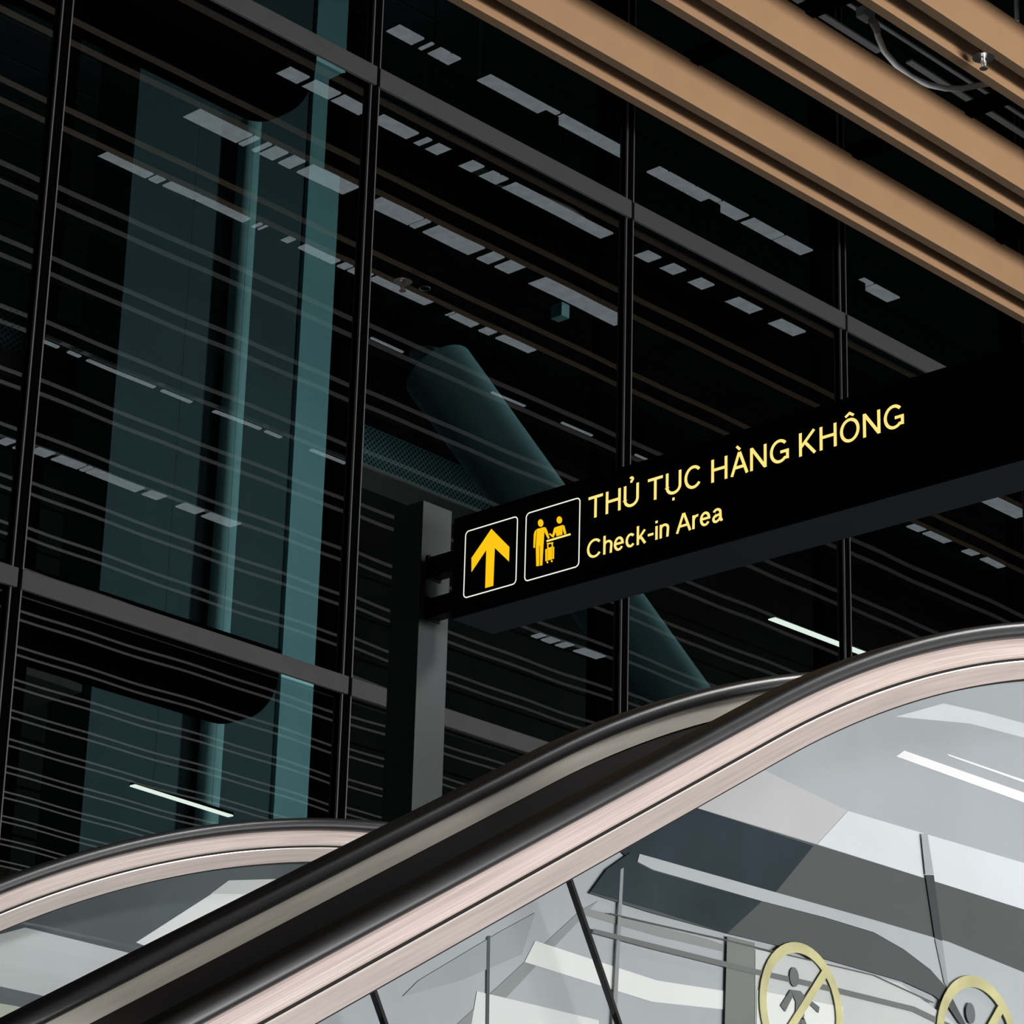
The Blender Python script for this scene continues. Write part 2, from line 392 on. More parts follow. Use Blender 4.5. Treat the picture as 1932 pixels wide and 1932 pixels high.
# gangway with perforated balustrade
ga = at(80, 607, 18.0); qb = ratio(700, 826); Yb = ga.z*qb[1]/qb[2]; gb = at(700, 826, Yb)
dirg = (gb-ga); dirg.z = 0
def gpoint(tt, dz): p = ga + dirg*tt; return Vector((p.x, p.y, ga.z+dz))
Mperf = bpy.data.materials.new('perforated_metal'); Mperf.use_nodes = True
n = Mperf.node_tree; b = n.nodes['Principled BSDF']; b.inputs['Roughness'].default_value = 0.5
uvn = n.nodes.new('ShaderNodeUVMap'); mp = n.nodes.new('ShaderNodeMapping'); vo = n.nodes.new('ShaderNodeTexVoronoi'); vo.feature = 'F1'
vo.inputs['Randomness'].default_value = 0.0; vo.inputs['Scale'].default_value = 1.0; mp.inputs['Rotation'].default_value = (0, 0, 0.785); mp.inputs['Scale'].default_value = (26, 26, 1)
cr = n.nodes.new('ShaderNodeValToRGB'); cr.color_ramp.elements[0].position = 0.30; cr.color_ramp.elements[1].position = 0.36
cr.color_ramp.elements[0].color = (0.002, 0.003, 0.003, 1); cr.color_ramp.elements[1].color = (0.14, 0.24, 0.25, 1)
n.links.new(uvn.outputs[0], mp.inputs[0]); n.links.new(mp.outputs[0], vo.inputs['Vector']); n.links.new(vo.outputs['Distance'], cr.inputs[0]); n.links.new(cr.outputs[0], b.inputs['Base Color'])
hz = 0.0
pz = ga.z - at(80, 692, 18.0).z; bz = ga.z - at(80, 742, 18.0).z
t = thing('gangway', (ga.x, ga.y, ga.z-bz), 'gangway with perforated metal balustrade crossing behind the glass', 'gangway')
nn = 24
vs = []; fs = []; uv = []
L = dirg.length
for i in range(nn+1):
    tt = -0.25 + 1.7*i/nn
    bow = Vector((0, -0.25*math.sin(math.pi*i/nn), 0))
    vs += [gpoint(tt, 0)+bow, gpoint(tt, -pz)+bow]
for i in range(nn):
    fs.append((2*i, 2*i+1, 2*i+3, 2*i+2)); l0 = 1.7*L*i/nn; l1 = 1.7*L*(i+1)/nn
    uv.append([(l0, 0), (l0, -pz), (l1, -pz), (l1, 0)])
m = MB(); m.add(vs, fs, uv=uv, smooth=True)
o = m.build('perforated_panel', Mperf, t); so = o.modifiers.new('thick', 'SOLIDIFY'); so.thickness = 0.01
vs = []; fs = []
for i in range(nn+1):
    tt = -0.25 + 1.7*i/nn; bow = Vector((0, -0.25*math.sin(math.pi*i/nn), 0))
    for dy, dz in ((-0.03, -pz), (-0.03, -bz), (0.9, -bz), (0.9, -pz)): vs.append(gpoint(tt, dz)+bow+Vector((0, dy, 0)))
for i in range(nn):
    for k in range(4): fs.append((4*i+k, 4*i+(k+1) % 4, 4*i+4+(k+1) % 4, 4*i+4+k))
m = MB(); m.add(vs, fs); m.build('deck_edge', M['gang'], t)
# brown band low at left, inside
a = at(20, 1240, 14); b_ = at(155, 1292, 14); h_ = a.z - at(20, 1262, 14).z
m = MB(); m.prism([a, b_, b_-Vector((0, 0, h_*0.7)), a-Vector((0, 0, h_))], (0, 0.6, 0)); tag(m.build('stair_stringer', M['gang']), 'dim brown stair edge behind the glass at lower left', 'stair')
# inclined round column
c1 = at(828, 702, 13.2); c2 = at(1262, 1300, 11.6); dd = (c2-c1)
rt = (at(892, 720, 13.2).x - at(765, 720, 13.2).x)/2*0.78
t = thing('inclined_column', (c2.x, c2.y, FLR), 'thick slanting teal column behind the sign, inside the glazing', 'column')
ft = c2 + dd*0.18; fe = c2 + dd*0.30
m = MB(); m.tube([c1, c1+dd*0.5, c2, ft, Vector((fe.x, fe.y, fe.z-0.25)), Vector((fe.x, fe.y, FLR))], [rt, rt*0.94, rt*0.88, rt*0.87, rt*0.87, rt*0.87], 48); m.build('shaft', M['tube'], t)
cp = at(806, 674, 13.3); m = MB(); m.tube([cp, cp+Vector((0, 0, 0.03))], rt*0.50, 40); m.build('collar_plate', M['channel'], t); 
m = MB(); m.tube([cp+Vector((0, 0, 0.03)), c1+Vector((0, 0.02, 0.01))], 0.03, 10); m.build('hinge_pin', M['void'], t)
# small fittings inside
def hang(p, parent=None, r_=0.004):
    m = MB(); m.tube([p, Vector((p.x, p.y, ZI-0.04))], r_, 6); return m.build('suspension_rod', M['void'], parent)
def ring(px, py, Y, R, label):
    c = at(px, py, Y); m = MB(); pts = [c+Vector((R*math.cos(i*math.pi/12), R*math.sin(i*math.pi/12), 0)) for i in range(25)]
    t = thing('downlight', c, label, 'downlight')
    m.tube(pts, R*0.16, 8); m.build('trim_ring', M['channel'], t)
    m = MB(); m.tube([c+Vector((0, 0, 0.004)), c+Vector((0, 0, 0.07))], R*0.9, 20); m.build('body', M['void'], t); hang(c+Vector((0, 0, 0.07)), t)
ring(801, 544, 12.5, 0.035, 'small round downlight ring behind the glass above the slanting column')
a = at(1067, 585, 12.6); m = MB(); m.box(a.x-0.04, a.x+0.04, a.y, a.y+0.1, a.z-0.05, a.z+0.05)
t = thing('camera_housing', a, 'small teal housing hanging under pale dashes behind the glass', 'housing')
m.build('body', M['tube'], t); hang(a+Vector((0, 0.05, 0.05)), t)
def lampbar(p0, p1, Y, wy, label):
    a = at(*p0, Y); r = ratio(*p1); Yb = a.z*r[1]/r[2]; b = at(*p1, Yb)
    d = (b-a).normalized(); s_ = Vector((-d.y, d.x, 0))*wy
    m = MB(); m.prism([a-s_, b-s_, b+s_, a+s_], (0, 0, 0.006)); up_ = Vector((0, 0, 0.007)) 
    t = thing('linear_lamp', (a+b)/2, label, 'lamp'); m.build('diffuser', M['lamp'], t)
    m = MB(); m.prism([a-s_*1.1+up_, b-s_*1.1+up_, b+s_*1.1+up_, a+s_*1.1+up_], (0, 0, 0.012)); m.build('housing', M['void'], t)
    hang(a*0.8+b*0.2+Vector((0, 0, 0.019)), t, 0.0007); hang(a*0.2+b*0.8+Vector((0, 0, 0.019)), t, 0.0007)
lampbar((250, 1483), (435, 1541), 10.1, 0.017, 'thin bright linear lamp glowing behind the glass above the left handrail')
lampbar((1456, 1168), (1640, 1238), 10.1, 0.026, 'bright linear lamp glowing behind the glass below the sign')

# ================================================================ SIGN
XS = 7.0
def sp2(px, py, X=XS): v = atx(px, py, X); return v.y, v.z
yl = 0.9918*XS; yr_ = 3.9; zt = 0.5265*XS; zb = 0.4733*XS; XB = XS*1.031
sg = thing('direction_sign', (XS, yl, zb), 'long black illuminated sign reading THỦ TỤC HÀNG KHÔNG and Check-in Area', 'sign')
m = MB(); m.box(XS, XB, yr_, yl, zb, zt); m.build('sign_box', M['sign'], sg, bevel=0.003)
m = MB(); m.box(XS+0.004, XB-0.004, yr_, yl-0.004, zb-0.004, zb-0.001); m.build('underside_panel', M['sign_under'], sg)
fx = XS-0.0008
def poly(pts, x=None):
    x = fx if x is None else x
    return [Vector((x, *sp2(*p))) for p in pts]
K = 1932/300
def cr_(pts): return [(850+a/K, 900+b/K) for a, b in pts]
def flat(name, polys, mt, x=None, th=0.0008):
    m = MB()
    for p in polys: m.prism(poly(p, x), (-th, 0, 0))
    return m.build(name, mt, sg)
def rrect(p0, p1, p2, p3, r, wd_):
    """rounded outline through four photo corners (TL,TR,BR,BL) as a thin bar loop"""
    c = [Vector((0, *sp2(*p))) for p in (p0, p1, p2, p3)]
    def loop(ins):
        cen = (c[0]+c[1]+c[2]+c[3])/4; out = []
        hy = abs(c[0].y-c[1].y)/2-ins; hz_ = (abs(c[0].z-c[3].z)/2)-ins; rr = max(0.001, r-ins)
        for sx, sz, a0 in ((1, 1, 0), (-1, 1, 90), (-1, -1, 180), (1, -1, 270)):
            for i in range(7):
                an = math.radians(a0+90*i/6); out.append(Vector((0, cen.y+sx*(hy-rr)+rr*math.cos(an), cen.z+sz*(hz_-rr)+rr*math.sin(an))))
        return out
    a, b = loop(0), loop(wd_); n_ = len(a); m = MB()
    for x_ in (fx, fx-0.0008):
        pass
    vs = [Vector((fx, v.y, v.z)) for v in a] + [Vector((fx, v.y, v.z)) for v in b] + [Vector((fx-0.0008, v.y, v.z)) for v in a] + [Vector((fx-0.0008, v.y, v.z)) for v in b]
    fs = []
    for i in range(n_):
        j = (i+1) % n_
        fs += [(2*n_+i, 2*n_+j, 3*n_+j, 3*n_+i), (i, j, 2*n_+j, 2*n_+i), (n_+i, n_+j, 3*n_+j, 3*n_+i)]
    m.add(vs, fs); return m
rrect((878, 1003), (977.5, 973.5), (974.5, 1101), (875, 1130), 0.018, 0.0042).build('arrow_frame', M['wht'], sg)
rrect((993, 968), (1096, 937.5), (1092.5, 1070), (989.5, 1098), 0.018, 0.0042).build('pictogram_frame', M['wht'], sg)
flat('arrow', [cr_([(500, 630), (718, 852), (713, 1028), (540, 862), (522, 1322), (424, 1350), (438, 885), (258, 1155), (258, 985)])], M['yel'])
def circ(cx_, cy_, rx, ry, n_=20): return [(cx_+rx*math.cos(2*math.pi*i/n_), cy_+ry*math.sin(2*math.pi*i/n_)) for i in range(n_)]
flat('person_symbol', [
    cr_(circ(1098, 560, 33, 46)), cr_(circ(1325, 523, 33, 44)),
    cr_([(1055, 632), (1140, 610), (1150, 630), (1140, 690), (1118, 1072), (1090, 1080), (1088, 835), (1080, 840), (1080, 1080), (1045, 1085), (1040, 850)]),
    cr_([(1030, 655), (1055, 634), (1046, 660), (1028, 860), (1010, 862), (1015, 700)]),
    cr_([(1142, 612), (1160, 615), (1180, 660), (1205, 740), (1188, 755), (1150, 680)]),
    cr_([(1275, 612), (1360, 585), (1362, 700), (1290, 722), (1278, 640)]),
    cr_([(1362, 584), (1385, 590), (1410, 690), (1385, 698), (1366, 640)]),
    cr_([(1262, 620), (1280, 612), (1284, 660), (1255, 735), (1235, 730), (1200, 695), (1210, 682), (1240, 705)]),
], M['yel'])
flat('counter_symbol', [cr_([(1168, 770), (1458, 685), (1464, 706), (1172, 792)])], M['txt'])
flat('suitcase_symbol', [cr_([(1155, 880), (1178, 872), (1178, 1018), (1155, 1026)]), cr_([(1184, 870), (1236, 856), (1236, 1000), (1184, 1015)]), cr_([(1242, 854), (1262, 848), (1260, 992), (1242, 998)]),
     cr_([(1170, 805), (1250, 792), (1250, 808), (1180, 822)]), cr_([(1178, 820), (1192, 818), (1192, 872), (1178, 874)]), cr_([(1232, 806), (1246, 804), (1246, 856), (1232, 858)]),
     cr_([(1192, 860), (1232, 850), (1232, 860), (1192, 871)]), cr_(circ(1180, 1036, 11, 14, 10)), cr_(circ(1232, 1022, 11, 14, 10))], M['yel'])
# grotesque lettering drawn as monoline strokes; unit = cap height, t = stroke thickness
TS = 0.128
def arc(cx_, cy_, rx, ry, a0, a1, n_=26): return [(cx_+rx*math.cos(math.radians(a0+(a1-a0)*i/n_)), cy_+ry*math.sin(math.radians(a0+(a1-a0)*i/n_))) for i in range(n_+1)]
h_ = TS/2; hx = 0.52+0.0
U_ = [(h_, 1), (h_, 0.36)] + arc(0.37, 0.36, 0.37-h_, 0.36-h_, 180, 360) + [(0.74-h_, 1)]
O_ = arc(0.42, 0.5, 0.42-h_, 0.5-h_+0.01, 90, 450, 44)
GL = {
 'T': (0.72, [[(0, 1-h_), (0.72, 1-h_)], [(0.36, 1-h_), (0.36, 0)]]),
 'H': (0.74, [[(h_, 1), (h_, 0)], [(0.74-h_, 1), (0.74-h_, 0)], [(h_, 0.53), (0.74-h_, 0.53)]]),
 'U': (0.74, [U_]),
 'C': (0.80, [arc(0.42, 0.5, 0.42-h_, 0.5-h_+0.01, 40, 322, 36)]),
 'G': (0.84, [arc(0.42, 0.5, 0.42-h_, 0.5-h_+0.01, 42, 312, 36) + [(0.84-h_, 0.16), (0.84-h_, 0.45)], [(0.84, 0.45), (0.46, 0.45)]]),
 'A': (0.80, [[(0.40-0.01, 0.99), (0.055, 0)], [(0.40+0.01, 0.99), (0.745, 0)], [(0.17, 0.34), (0.63, 0.34)]]),
 'N': (0.74, [[(h_, 1), (h_, 0)], [(0.74-h_, 1), (0.74-h_, 0)], [(h_+0.005, 0.97), (0.74-h_-0.005, 0.03)]]),
 'K': (0.76, [[(h_, 1), (h_, 0)], [(0.67, 1.0), (h_, 0.36)], [(0.27, 0.55), (0.70, 0.0)]]),
 'O': (0.84, [O_]),
 'h': (0.48, [[(h_, 1), (h_, 0)], [(h_, 0.42)] + arc(0.255, 0.46, 0.225-h_+0.03, 0.27-h_, 170, 0, 14) + [(0.48-h_, 0)]]),
 'n': (0.48, [[(h_, 0.72), (h_, 0)], [(h_, 0.42)] + arc(0.255, 0.46, 0.225-h_+0.03, 0.27-h_, 170, 0, 14) + [(0.48-h_, 0)]]),
 'r': (0.30, [[(h_, 0.72), (h_, 0)], [(h_, 0.40)] + arc(0.27, 0.40, 0.27-h_, 0.33-h_, 170, 78, 8)]),
 'e': (0.54, [[(h_, 0.38), (0.54-h_, 0.38)] + arc(0.27, 0.365, 0.27-h_, 0.375-h_, 4, 325, 32)]),
 'c': (0.50, [arc(0.27, 0.365, 0.27-h_, 0.375-h_, 42, 318, 28)]),
 'a': (0.54, [arc(0.25, 0.50, 0.22-h_+0.015, 0.24-h_, 160, 0, 14) + [(0.43, 0.20), (0.50, 0.02)], [(0.43, 0.40), (0.20, 0.36)] + arc(0.20, 0.205, 0.20-h_, 0.155, 90, 290, 14) + [(0.36, 0.12), (0.43, 0.26)]]),
 'k': (0.50, [[(h_, 1), (h_, 0)], [(0.44, 0.72), (h_, 0.27)], [(0.20, 0.42), (0.46, 0.0)]]),
 'i': (TS, [[(h_, 0.72), (h_, 0)], [(h_, 1.0), (h_, 0.87)]]),
 '-': (0.30, [[(0, 0.36), (0.30, 0.36)]]),
}
ACC = {'\u1ee6': ('U', [arc(0.37, 1.24, 0.07, 0.07, 150, -60, 12) + [(0.37, 1.15), (0.37, 1.08)]]),
       '\u1ee4': ('U', [[(0.37, -0.14), (0.37, -0.27)]]),
       '\u00c0': ('A', [[(0.27, 1.27), (0.43, 1.09)]]),
       '\u00d4': ('O', [[(0.24, 1.09), (0.42, 1.22), (0.60, 1.09)]])}
def strokes(m, line_, fx_, th):
    P2 = [Vector((a, b)) for a, b in line_]; n_ = len(P2); L_ = []; R2_ = []
    for i in range(n_):
        d0 = (P2[i]-P2[i-1]).normalized() if i else (P2[1]-P2[0]).normalized()
        d1 = (P2[i+1]-P2[i]).normalized() if i < n_-1 else d0
        d_ = (d0+d1).normalized(); nn_ = Vector((-d_.y, d_.x)); k_ = 1/max(0.5, nn_.dot(Vector((-d0.y, d0.x))))
        L_.append(P2[i]+nn_*th/2*k_); R2_.append(P2[i]-nn_*th/2*k_)
    vs = [fx_(p) for p in L_+R2_]
    m.add(vs, [(i, i+1, n_+i+1, n_+i) for i in range(n_-1)])
def line(words, base, cap, mt, gap):
    for txt, pl, pr in words:
        gl = []; x = 0
        for ch in txt:
            b_, acc = ACC.get(ch, (ch, [])); w_, st = GL[b_]; gl.append((ch, x, st, acc)); x += w_+gap
            if ch == 'A' or ch == '\u00c0': x -= gap*0.45
        tot = x-gap; ya = sp2(*pl)[0]; yb = sp2(*pr)[0]; k = (ya-yb)/tot
        for ch, x0_, st, acc in gl:
            m = MB()
            f_ = lambda p: (fx-0.0008, ya-(p.x+x0_)*k, base+p.y*cap)
            for q_ in st: strokes(m, q_, f_, TS)
            for q_ in acc: strokes(m, q_, f_, TS*0.85)
            m.build('letter', mt, sg, recalc=False)
bz1 = np.mean([sp2(*p)[1] for p in ((1121, 977.5), (1237, 944), (1343, 911), (1508, 862))])
tz1 = np.mean([sp2(*p)[1] for p in ((1115, 941), (1344, 866), (1512, 816))])
line([('THỦ', (1111, 938), (1206, 925)), ('TỤC', (1223, 905), (1324, 890)), ('HÀNG', (1342.5, 880), (1489, 850)), ('KHÔNG', (1508, 840), (1706, 790))], bz1, tz1-bz1, M['txt'], 0.145)
bz2 = np.mean([sp2(*p)[1] for p in ((1277, 1008), (1140, 1046), (1351, 987))]); tz2 = sp2(1292, 967.5)[1]
line([('Check-in', (1108, 1040), (1262, 1010)), ('Area', (1276, 1005), (1364, 985))], bz2, tz2-bz2, M['txt'], 0.10)

# post and arms
PX0 = 1.0047*XS; ps = 0.0212*XS; PY0 = 1.0190*XS
post = thing('sign_post', (PX0, PY0, LZ), 'square dark steel post carrying the black illuminated sign', 'post')
m = MB(); m.box(PX0, PX0+ps, PY0, PY0+ps, FLR, 0.5445*XS); m.build('shaft', M['post'], post, bevel=0.0015)
def arm(za, zb_):
    m = MB(); m.box(PX0+0.035, PX0+ps-0.06, yl, PY0, za, zb_); m.box(PX0+0.025, PX0+ps-0.05, PY0-0.010, PY0, za-0.006, zb_+0.006)
    m.build('arm', M['black'], post, bevel=0.002)
z1 = atx(805, 1052, PX0).z; 
arm(0.5035*XS, 0.5145*XS); arm(0.4815*XS, 0.4920*XS)

# ================================================================ ESCALATOR BALUSTRADES
R_ = 4.13; XE = 6.54; ZL = 2.32; TA = math.atan(0.588)
def path(dx=0.0, dz=0.0, xa=-2.2, xb=9.0):
    pts = []
    xs0 = XE - R_*math.sin(TA); z0 = ZL - R_*(1-math.cos(TA))
    # lower level
    zlow = -CZ + 1.29; R2 = 2.6
    # incline meets lower arc
    xm = xs0 - (z0 - (zlow + R2*(1-math.cos(TA))))/0.588
    xl = xm - R2*math.sin(TA)
    # newel return at the bottom
    rn = 0.36
    for i in range(13):
        an = math.pi + math.pi*(12-i)/12 - math.pi/2
        pts.append((xa + rn*math.cos(an) if True else 0, zlow - rn + rn*math.sin(an)))
    pts = []
    for i in range(13):
        an = math.radians(270 - 180*i/12); pts.append((xa + rn*math.cos(an), zlow - rn + rn*math.sin(an)))
    n = 6
    for i in range(1, n): pts.append((xa + (xl-xa)*i/n, zlow))
    for i in range(15):
        th = TA*i/14; pts.append((xl + R2*math.sin(th), zlow + R2*(1-math.cos(th))))
    for i in range(1, 24): pts.append((xm + (xs0-xm)*i/24, zlow + R2*(1-math.cos(TA)) + (z0 - zlow - R2*(1-math.cos(TA)))*i/24))
    for i in range(41):
        th = TA*(1-i/40); pts.append((XE - R_*math.sin(th), ZL - R_*(1-math.cos(th))))
    for i in range(1, 5): pts.append((XE + (xb-XE)*i/5, ZL))
    for i in range(13):
        an = math.radians(90 - 180*i/12); pts.append((xb + rn*math.cos(an), ZL - rn + rn*math.sin(an)))
    return [(x+dx, z+dz) for x, z in pts]
def frames(pts):
    out = []; s = 0
    for i, p in enumerate(pts):
        a = pts[max(i-1, 0)]; b = pts[min(i+1, len(pts)-1)]
        tx, tz = b[0]-a[0], b[1]-a[1]; l = math.hypot(tx, tz); tx /= l; tz /= l
        if i: s += math.hypot(p[0]-pts[i-1][0], p[1]-pts[i-1][1])
        out.append((p[0], p[1], tz, -tx, s))       # nx,nz : pointing 'down' from the rail
    return out
def sweep(fr, prof, closed=True, smooth=True, i0=0, i1=None):
    """prof: list of (y, d) with d = depth below the rail top"""
    m = MB(); i1 = len(fr) if i1 is None else i1
    n = len(prof); vs = []; cum = [0]
    for k in range(n): cum.append(cum[-1] + math.hypot(prof[(k+1) % n][0]-prof[k][0], prof[(k+1) % n][1]-prof[k][1]))
    for x, z, nx, nz, s in fr[i0:i1]:
        for y, d in prof: vs.append((x+nx*d, y, z+nz*d))
    fs = []; uv = []
    for i in range(i1-i0-1):
        for k in range(n if closed else n-1):
            k2 = (k+1) % n
            fs.append((i*n+k, (i+1)*n+k, (i+1)*n+k2, i*n+k2))
            s0, s1 = fr[i0+i][4], fr[i0+i+1][4]
            uv.append([(s0, cum[k]), (s1, cum[k]), (s1, cum[k+1]), (s0, cum[k+1])])
    m.add(vs, fs, uv=uv, smooth=smooth)
    if closed:
        m.add(vs[:n], [tuple(range(n))]); m.add(vs[-n:], [tuple(range(n-1, -1, -1))])
    return m
def rounded(y0, y1, d0, d1, r, n=5):
    out = []
    for cy, cd, a0 in ((y0+r, d0+r, 180), (y1-r, d0+r, 270), (y1-r, d1-r, 0), (y0+r, d1-r, 90)):
        for i in range(n+1):
            an = math.radians(a0 + 90*i/n); out.append((cy+r*math.cos(an), cd+r*math.sin(an)))
    return out
def at_s(fr, s):
    for i in range(len(fr)-1):
        if fr[i+1][4] >= s:
            a, b = fr[i], fr[i+1]; t_ = (s-a[4])/max(1e-6, b[4]-a[4]); return tuple(a[k]*(1-t_)+b[k]*t_ for k in range(5))
    return fr[-1]
def balustrade(Y, label, dx, dz, joints, inner=False):
    fr = frames(path(dx, dz))
    t = thing('escalator_balustrade', (0, Y, FLR), label, 'escalator balustrade')
    # handrail: flattened C shape, rounded shoulders
    hr = rounded(Y, Y+0.080, 0.0, 0.036, 0.0150, 6)
    o = sweep(fr, hr).build('handrail', M['rubber'], t)
    nb, ne = 13, len(fr)-13
    a, b = 0, len(fr)
    if not inner:
        p1 = [(Y+0.024, 0.0365), (Y+0.056, 0.0365), (Y+0.056, 0.080), (Y+0.027, 0.080), (Y+0.023, 0.076), (Y+0.0215, 0.058), (Y+0.022, 0.042)]
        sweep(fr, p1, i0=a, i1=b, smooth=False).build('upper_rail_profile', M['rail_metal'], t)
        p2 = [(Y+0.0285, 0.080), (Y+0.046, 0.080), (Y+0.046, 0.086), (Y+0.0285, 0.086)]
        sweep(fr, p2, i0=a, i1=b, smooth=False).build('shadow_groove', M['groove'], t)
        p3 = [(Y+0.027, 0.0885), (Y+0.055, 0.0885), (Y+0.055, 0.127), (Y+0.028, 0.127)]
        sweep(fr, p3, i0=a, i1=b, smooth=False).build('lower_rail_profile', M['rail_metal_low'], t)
        p5 = [(Y+0.0262, 0.0860), (Y+0.055, 0.0860), (Y+0.055, 0.0885), (Y+0.0255, 0.0885)]
        sweep(fr, p5, i0=a, i1=b, smooth=False).build('bright_edge', M['rail_edge'], t)
        p4 = [(Y+0.031, 0.127), (Y+0.050, 0.127), (Y+0.050, 0.130), (Y+0.031, 0.130)]
        sweep(fr, p4, i0=a, i1=b, smooth=False).build('glass_gasket', M['groove'], t)
    else:
        p1 = [(Y+0.024, 0.0365), (Y+0.056, 0.0365), (Y+0.056, 0.074), (Y+0.024, 0.074)]
        sweep(fr, p1, i0=a, i1=b, smooth=False).build('rail_profile', M['rail_inner'], t)
        p3 = [(Y+0.030, 0.074), (Y+0.05, 0.074), (Y+0.05, 0.130), (Y+0.030, 0.130)]
        sweep(fr, p3, i0=a, i1=b, smooth=False).build('lower_rail_profile', M['groove'], t)
    # glass panels between joints
    js = [fr[nb][4]] + [fr[nb][4] + j for j in joints] + [fr[ne][4]]
    for k in range(len(js)-1):
        s0, s1 = js[k]+0.004, js[k+1]-0.004
        n_ = max(4, int((s1-s0)/0.12)); sub = []
        for i in range(n_+1): sub.append(at_s(fr, s0+(s1-s0)*i/n_))
        sweep(sub, [(Y+0.036, 0.128), (Y+0.046, 0.128), (Y+0.046, 1.16), (Y+0.036, 1.16)], smooth=False).build('glass_panel', M['bal_glass'], t)
        if k:
            g = [at_s(fr, js[k]-0.0035), at_s(fr, js[k]+0.0035)]
            sweep(g, [(Y+0.035, 0.128), (Y+0.047, 0.128), (Y+0.047, 1.16), (Y+0.035, 1.16)], smooth=False).build('joint_seal', M['groove'], t)
    # deck and truss cladding below the glass
    sweep(fr, [(Y-0.05, 1.16), (Y+0.075, 1.16), (Y+0.075, 1.22), (Y-0.05, 1.22)], i0=nb, i1=ne, smooth=False).build('skirt_deck', M['channel'], t)
    sweep(fr, [(Y-0.03, 1.22), (Y+0.07, 1.22), (Y+0.07, 1.289), (Y-0.03, 1.289)], i0=nb, i1=ne, smooth=False).build('truss_cladding', M['post'], t)
    return fr
YA, YBb, YCc = 3.5, 4.10, 6.25
def s_of(fr, px, py, Y, d=0.13):
    """arc position of the joint whose head is seen at (px,py)"""
    p = at(px, py, Y); best = min(range(len(fr)), key=lambda i: (fr[i][0]+fr[i][2]*d-p.x)**2 + (fr[i][1]+fr[i][3]*d-p.z)**2)
    i = max(1, min(len(fr)-2, best)); f_ = fr[i]
    tx, tz = -f_[3], f_[2]
    return f_[4] + (p.x-(f_[0]+f_[2]*d))*tx + (p.z-(f_[1]+f_[3]*d))*tz
frA = frames(path()); base0 = frA[13][4]
j1 = s_of(frA, 1085, 1681, YA+0.036)-base0; j2 = s_of(frA, 716, 1893, YA+0.036)-base0
js = sorted([j1, j2] + [j2-(j1-j2)*k for k in range(1, 9) if j2-(j1-j2)*k > 0.3] + [j1+1.9*k for k in range(2, 4)])
balustrade(YA, 'nearest escalator balustrade, black handrail over pinkish brushed metal and glass', 0, 0, js)
balustrade(YBb, 'escalator balustrade just behind the nearest, black handrail over one beige strip', 0, 0, [1.5*k for k in range(1, 7)], inner=True)
balustrade(YCc, 'farther escalator balustrade at lower left with arched handrail and brushed metal', 0.07, -0.008, [0.9, 2.7, 4.5, 11.0])

# reflections in the balustrade glass, painted as thin panels behind it
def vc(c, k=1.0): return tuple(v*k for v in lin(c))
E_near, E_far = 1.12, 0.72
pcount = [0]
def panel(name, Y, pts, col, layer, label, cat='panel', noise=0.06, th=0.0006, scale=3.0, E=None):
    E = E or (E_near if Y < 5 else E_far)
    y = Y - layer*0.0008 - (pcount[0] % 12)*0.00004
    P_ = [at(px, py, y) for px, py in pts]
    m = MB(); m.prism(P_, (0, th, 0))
    mt = mat('reflection_paint_%d' % pcount[0], vc(col, 1/E), 0.55, noise=noise, scale=scale, spec=0.1, stretch=(1, 1, 1)); pcount[0] += 1
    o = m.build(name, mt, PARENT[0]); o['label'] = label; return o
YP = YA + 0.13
PARENT = [thing('reflections', at(1345, 1990, YP), 'reflections painted as pale, white, teal and dark slanted panels behind the nearest escalator glass', 'reflections')]
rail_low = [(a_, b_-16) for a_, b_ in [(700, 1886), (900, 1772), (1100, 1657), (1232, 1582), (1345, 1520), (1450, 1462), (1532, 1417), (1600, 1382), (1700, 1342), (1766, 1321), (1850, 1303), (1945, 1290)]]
panel('reflection_backing', YP, rail_low + [(1945, 1990), (500, 1990)], (181, 187, 193), 0, 'light grey reflection painted on a board behind the nearest escalator glass', noise=0.10, th=0.012, scale=2)
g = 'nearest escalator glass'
panel('white_band', YP, [(1690, 1352), (1780, 1327), (1860, 1345), (1945, 1368), (1945, 1395), (1830, 1365)], (222, 228, 234), 1, 'white reflection painted just under the metal rail at upper right, behind ' + g)
panel('white_stripe', YP, [(1691, 1427), (1706, 1416), (1945, 1500), (1945, 1519)], (252, 253, 255), 1, 'short bright white reflection stripe at upper right behind ' + g)
panel('thin_white_line', YP, [(1787, 1422), (1945, 1476), (1945, 1481), (1790, 1426)], (250, 252, 255), 1, 'thin white reflection line beside the bright white stripe behind ' + g)
panel('pale_reflection', YP, [(1310, 1523), (1300, 1500), (1440, 1430), (1440, 1452), (1600, 1530), (1542, 1593), (1345, 1533)], (202, 203, 206), 1, 'pale grey reflection left of the white one behind ' + g)
panel('white_reflection', YP, [(1600, 1530), (1945, 1632), (1945, 1720), (1542, 1593)], (226, 232, 238), 2, 'large white slanted reflection at the right behind ' + g, noise=0.04)
panel('dark_band', YP, [(1345, 1534), (1542, 1594), (1945, 1720), (1945, 1840), (1790, 1777), (1640, 1733), (1437, 1676), (1225, 1617)], (92, 95, 96), 3, 'broad dark grey diagonal reflection behind ' + g)
panel('teal_reflection', YP, [(1310, 1523), (1345, 1534), (1535, 1596), (1463, 1684), (1350, 1652), (1232, 1617), (1190, 1625), (1170, 1605)], (40, 53, 61), 4, 'dark teal reflection patch at the left end of the dark band behind ' + g, noise=0.35, scale=5)
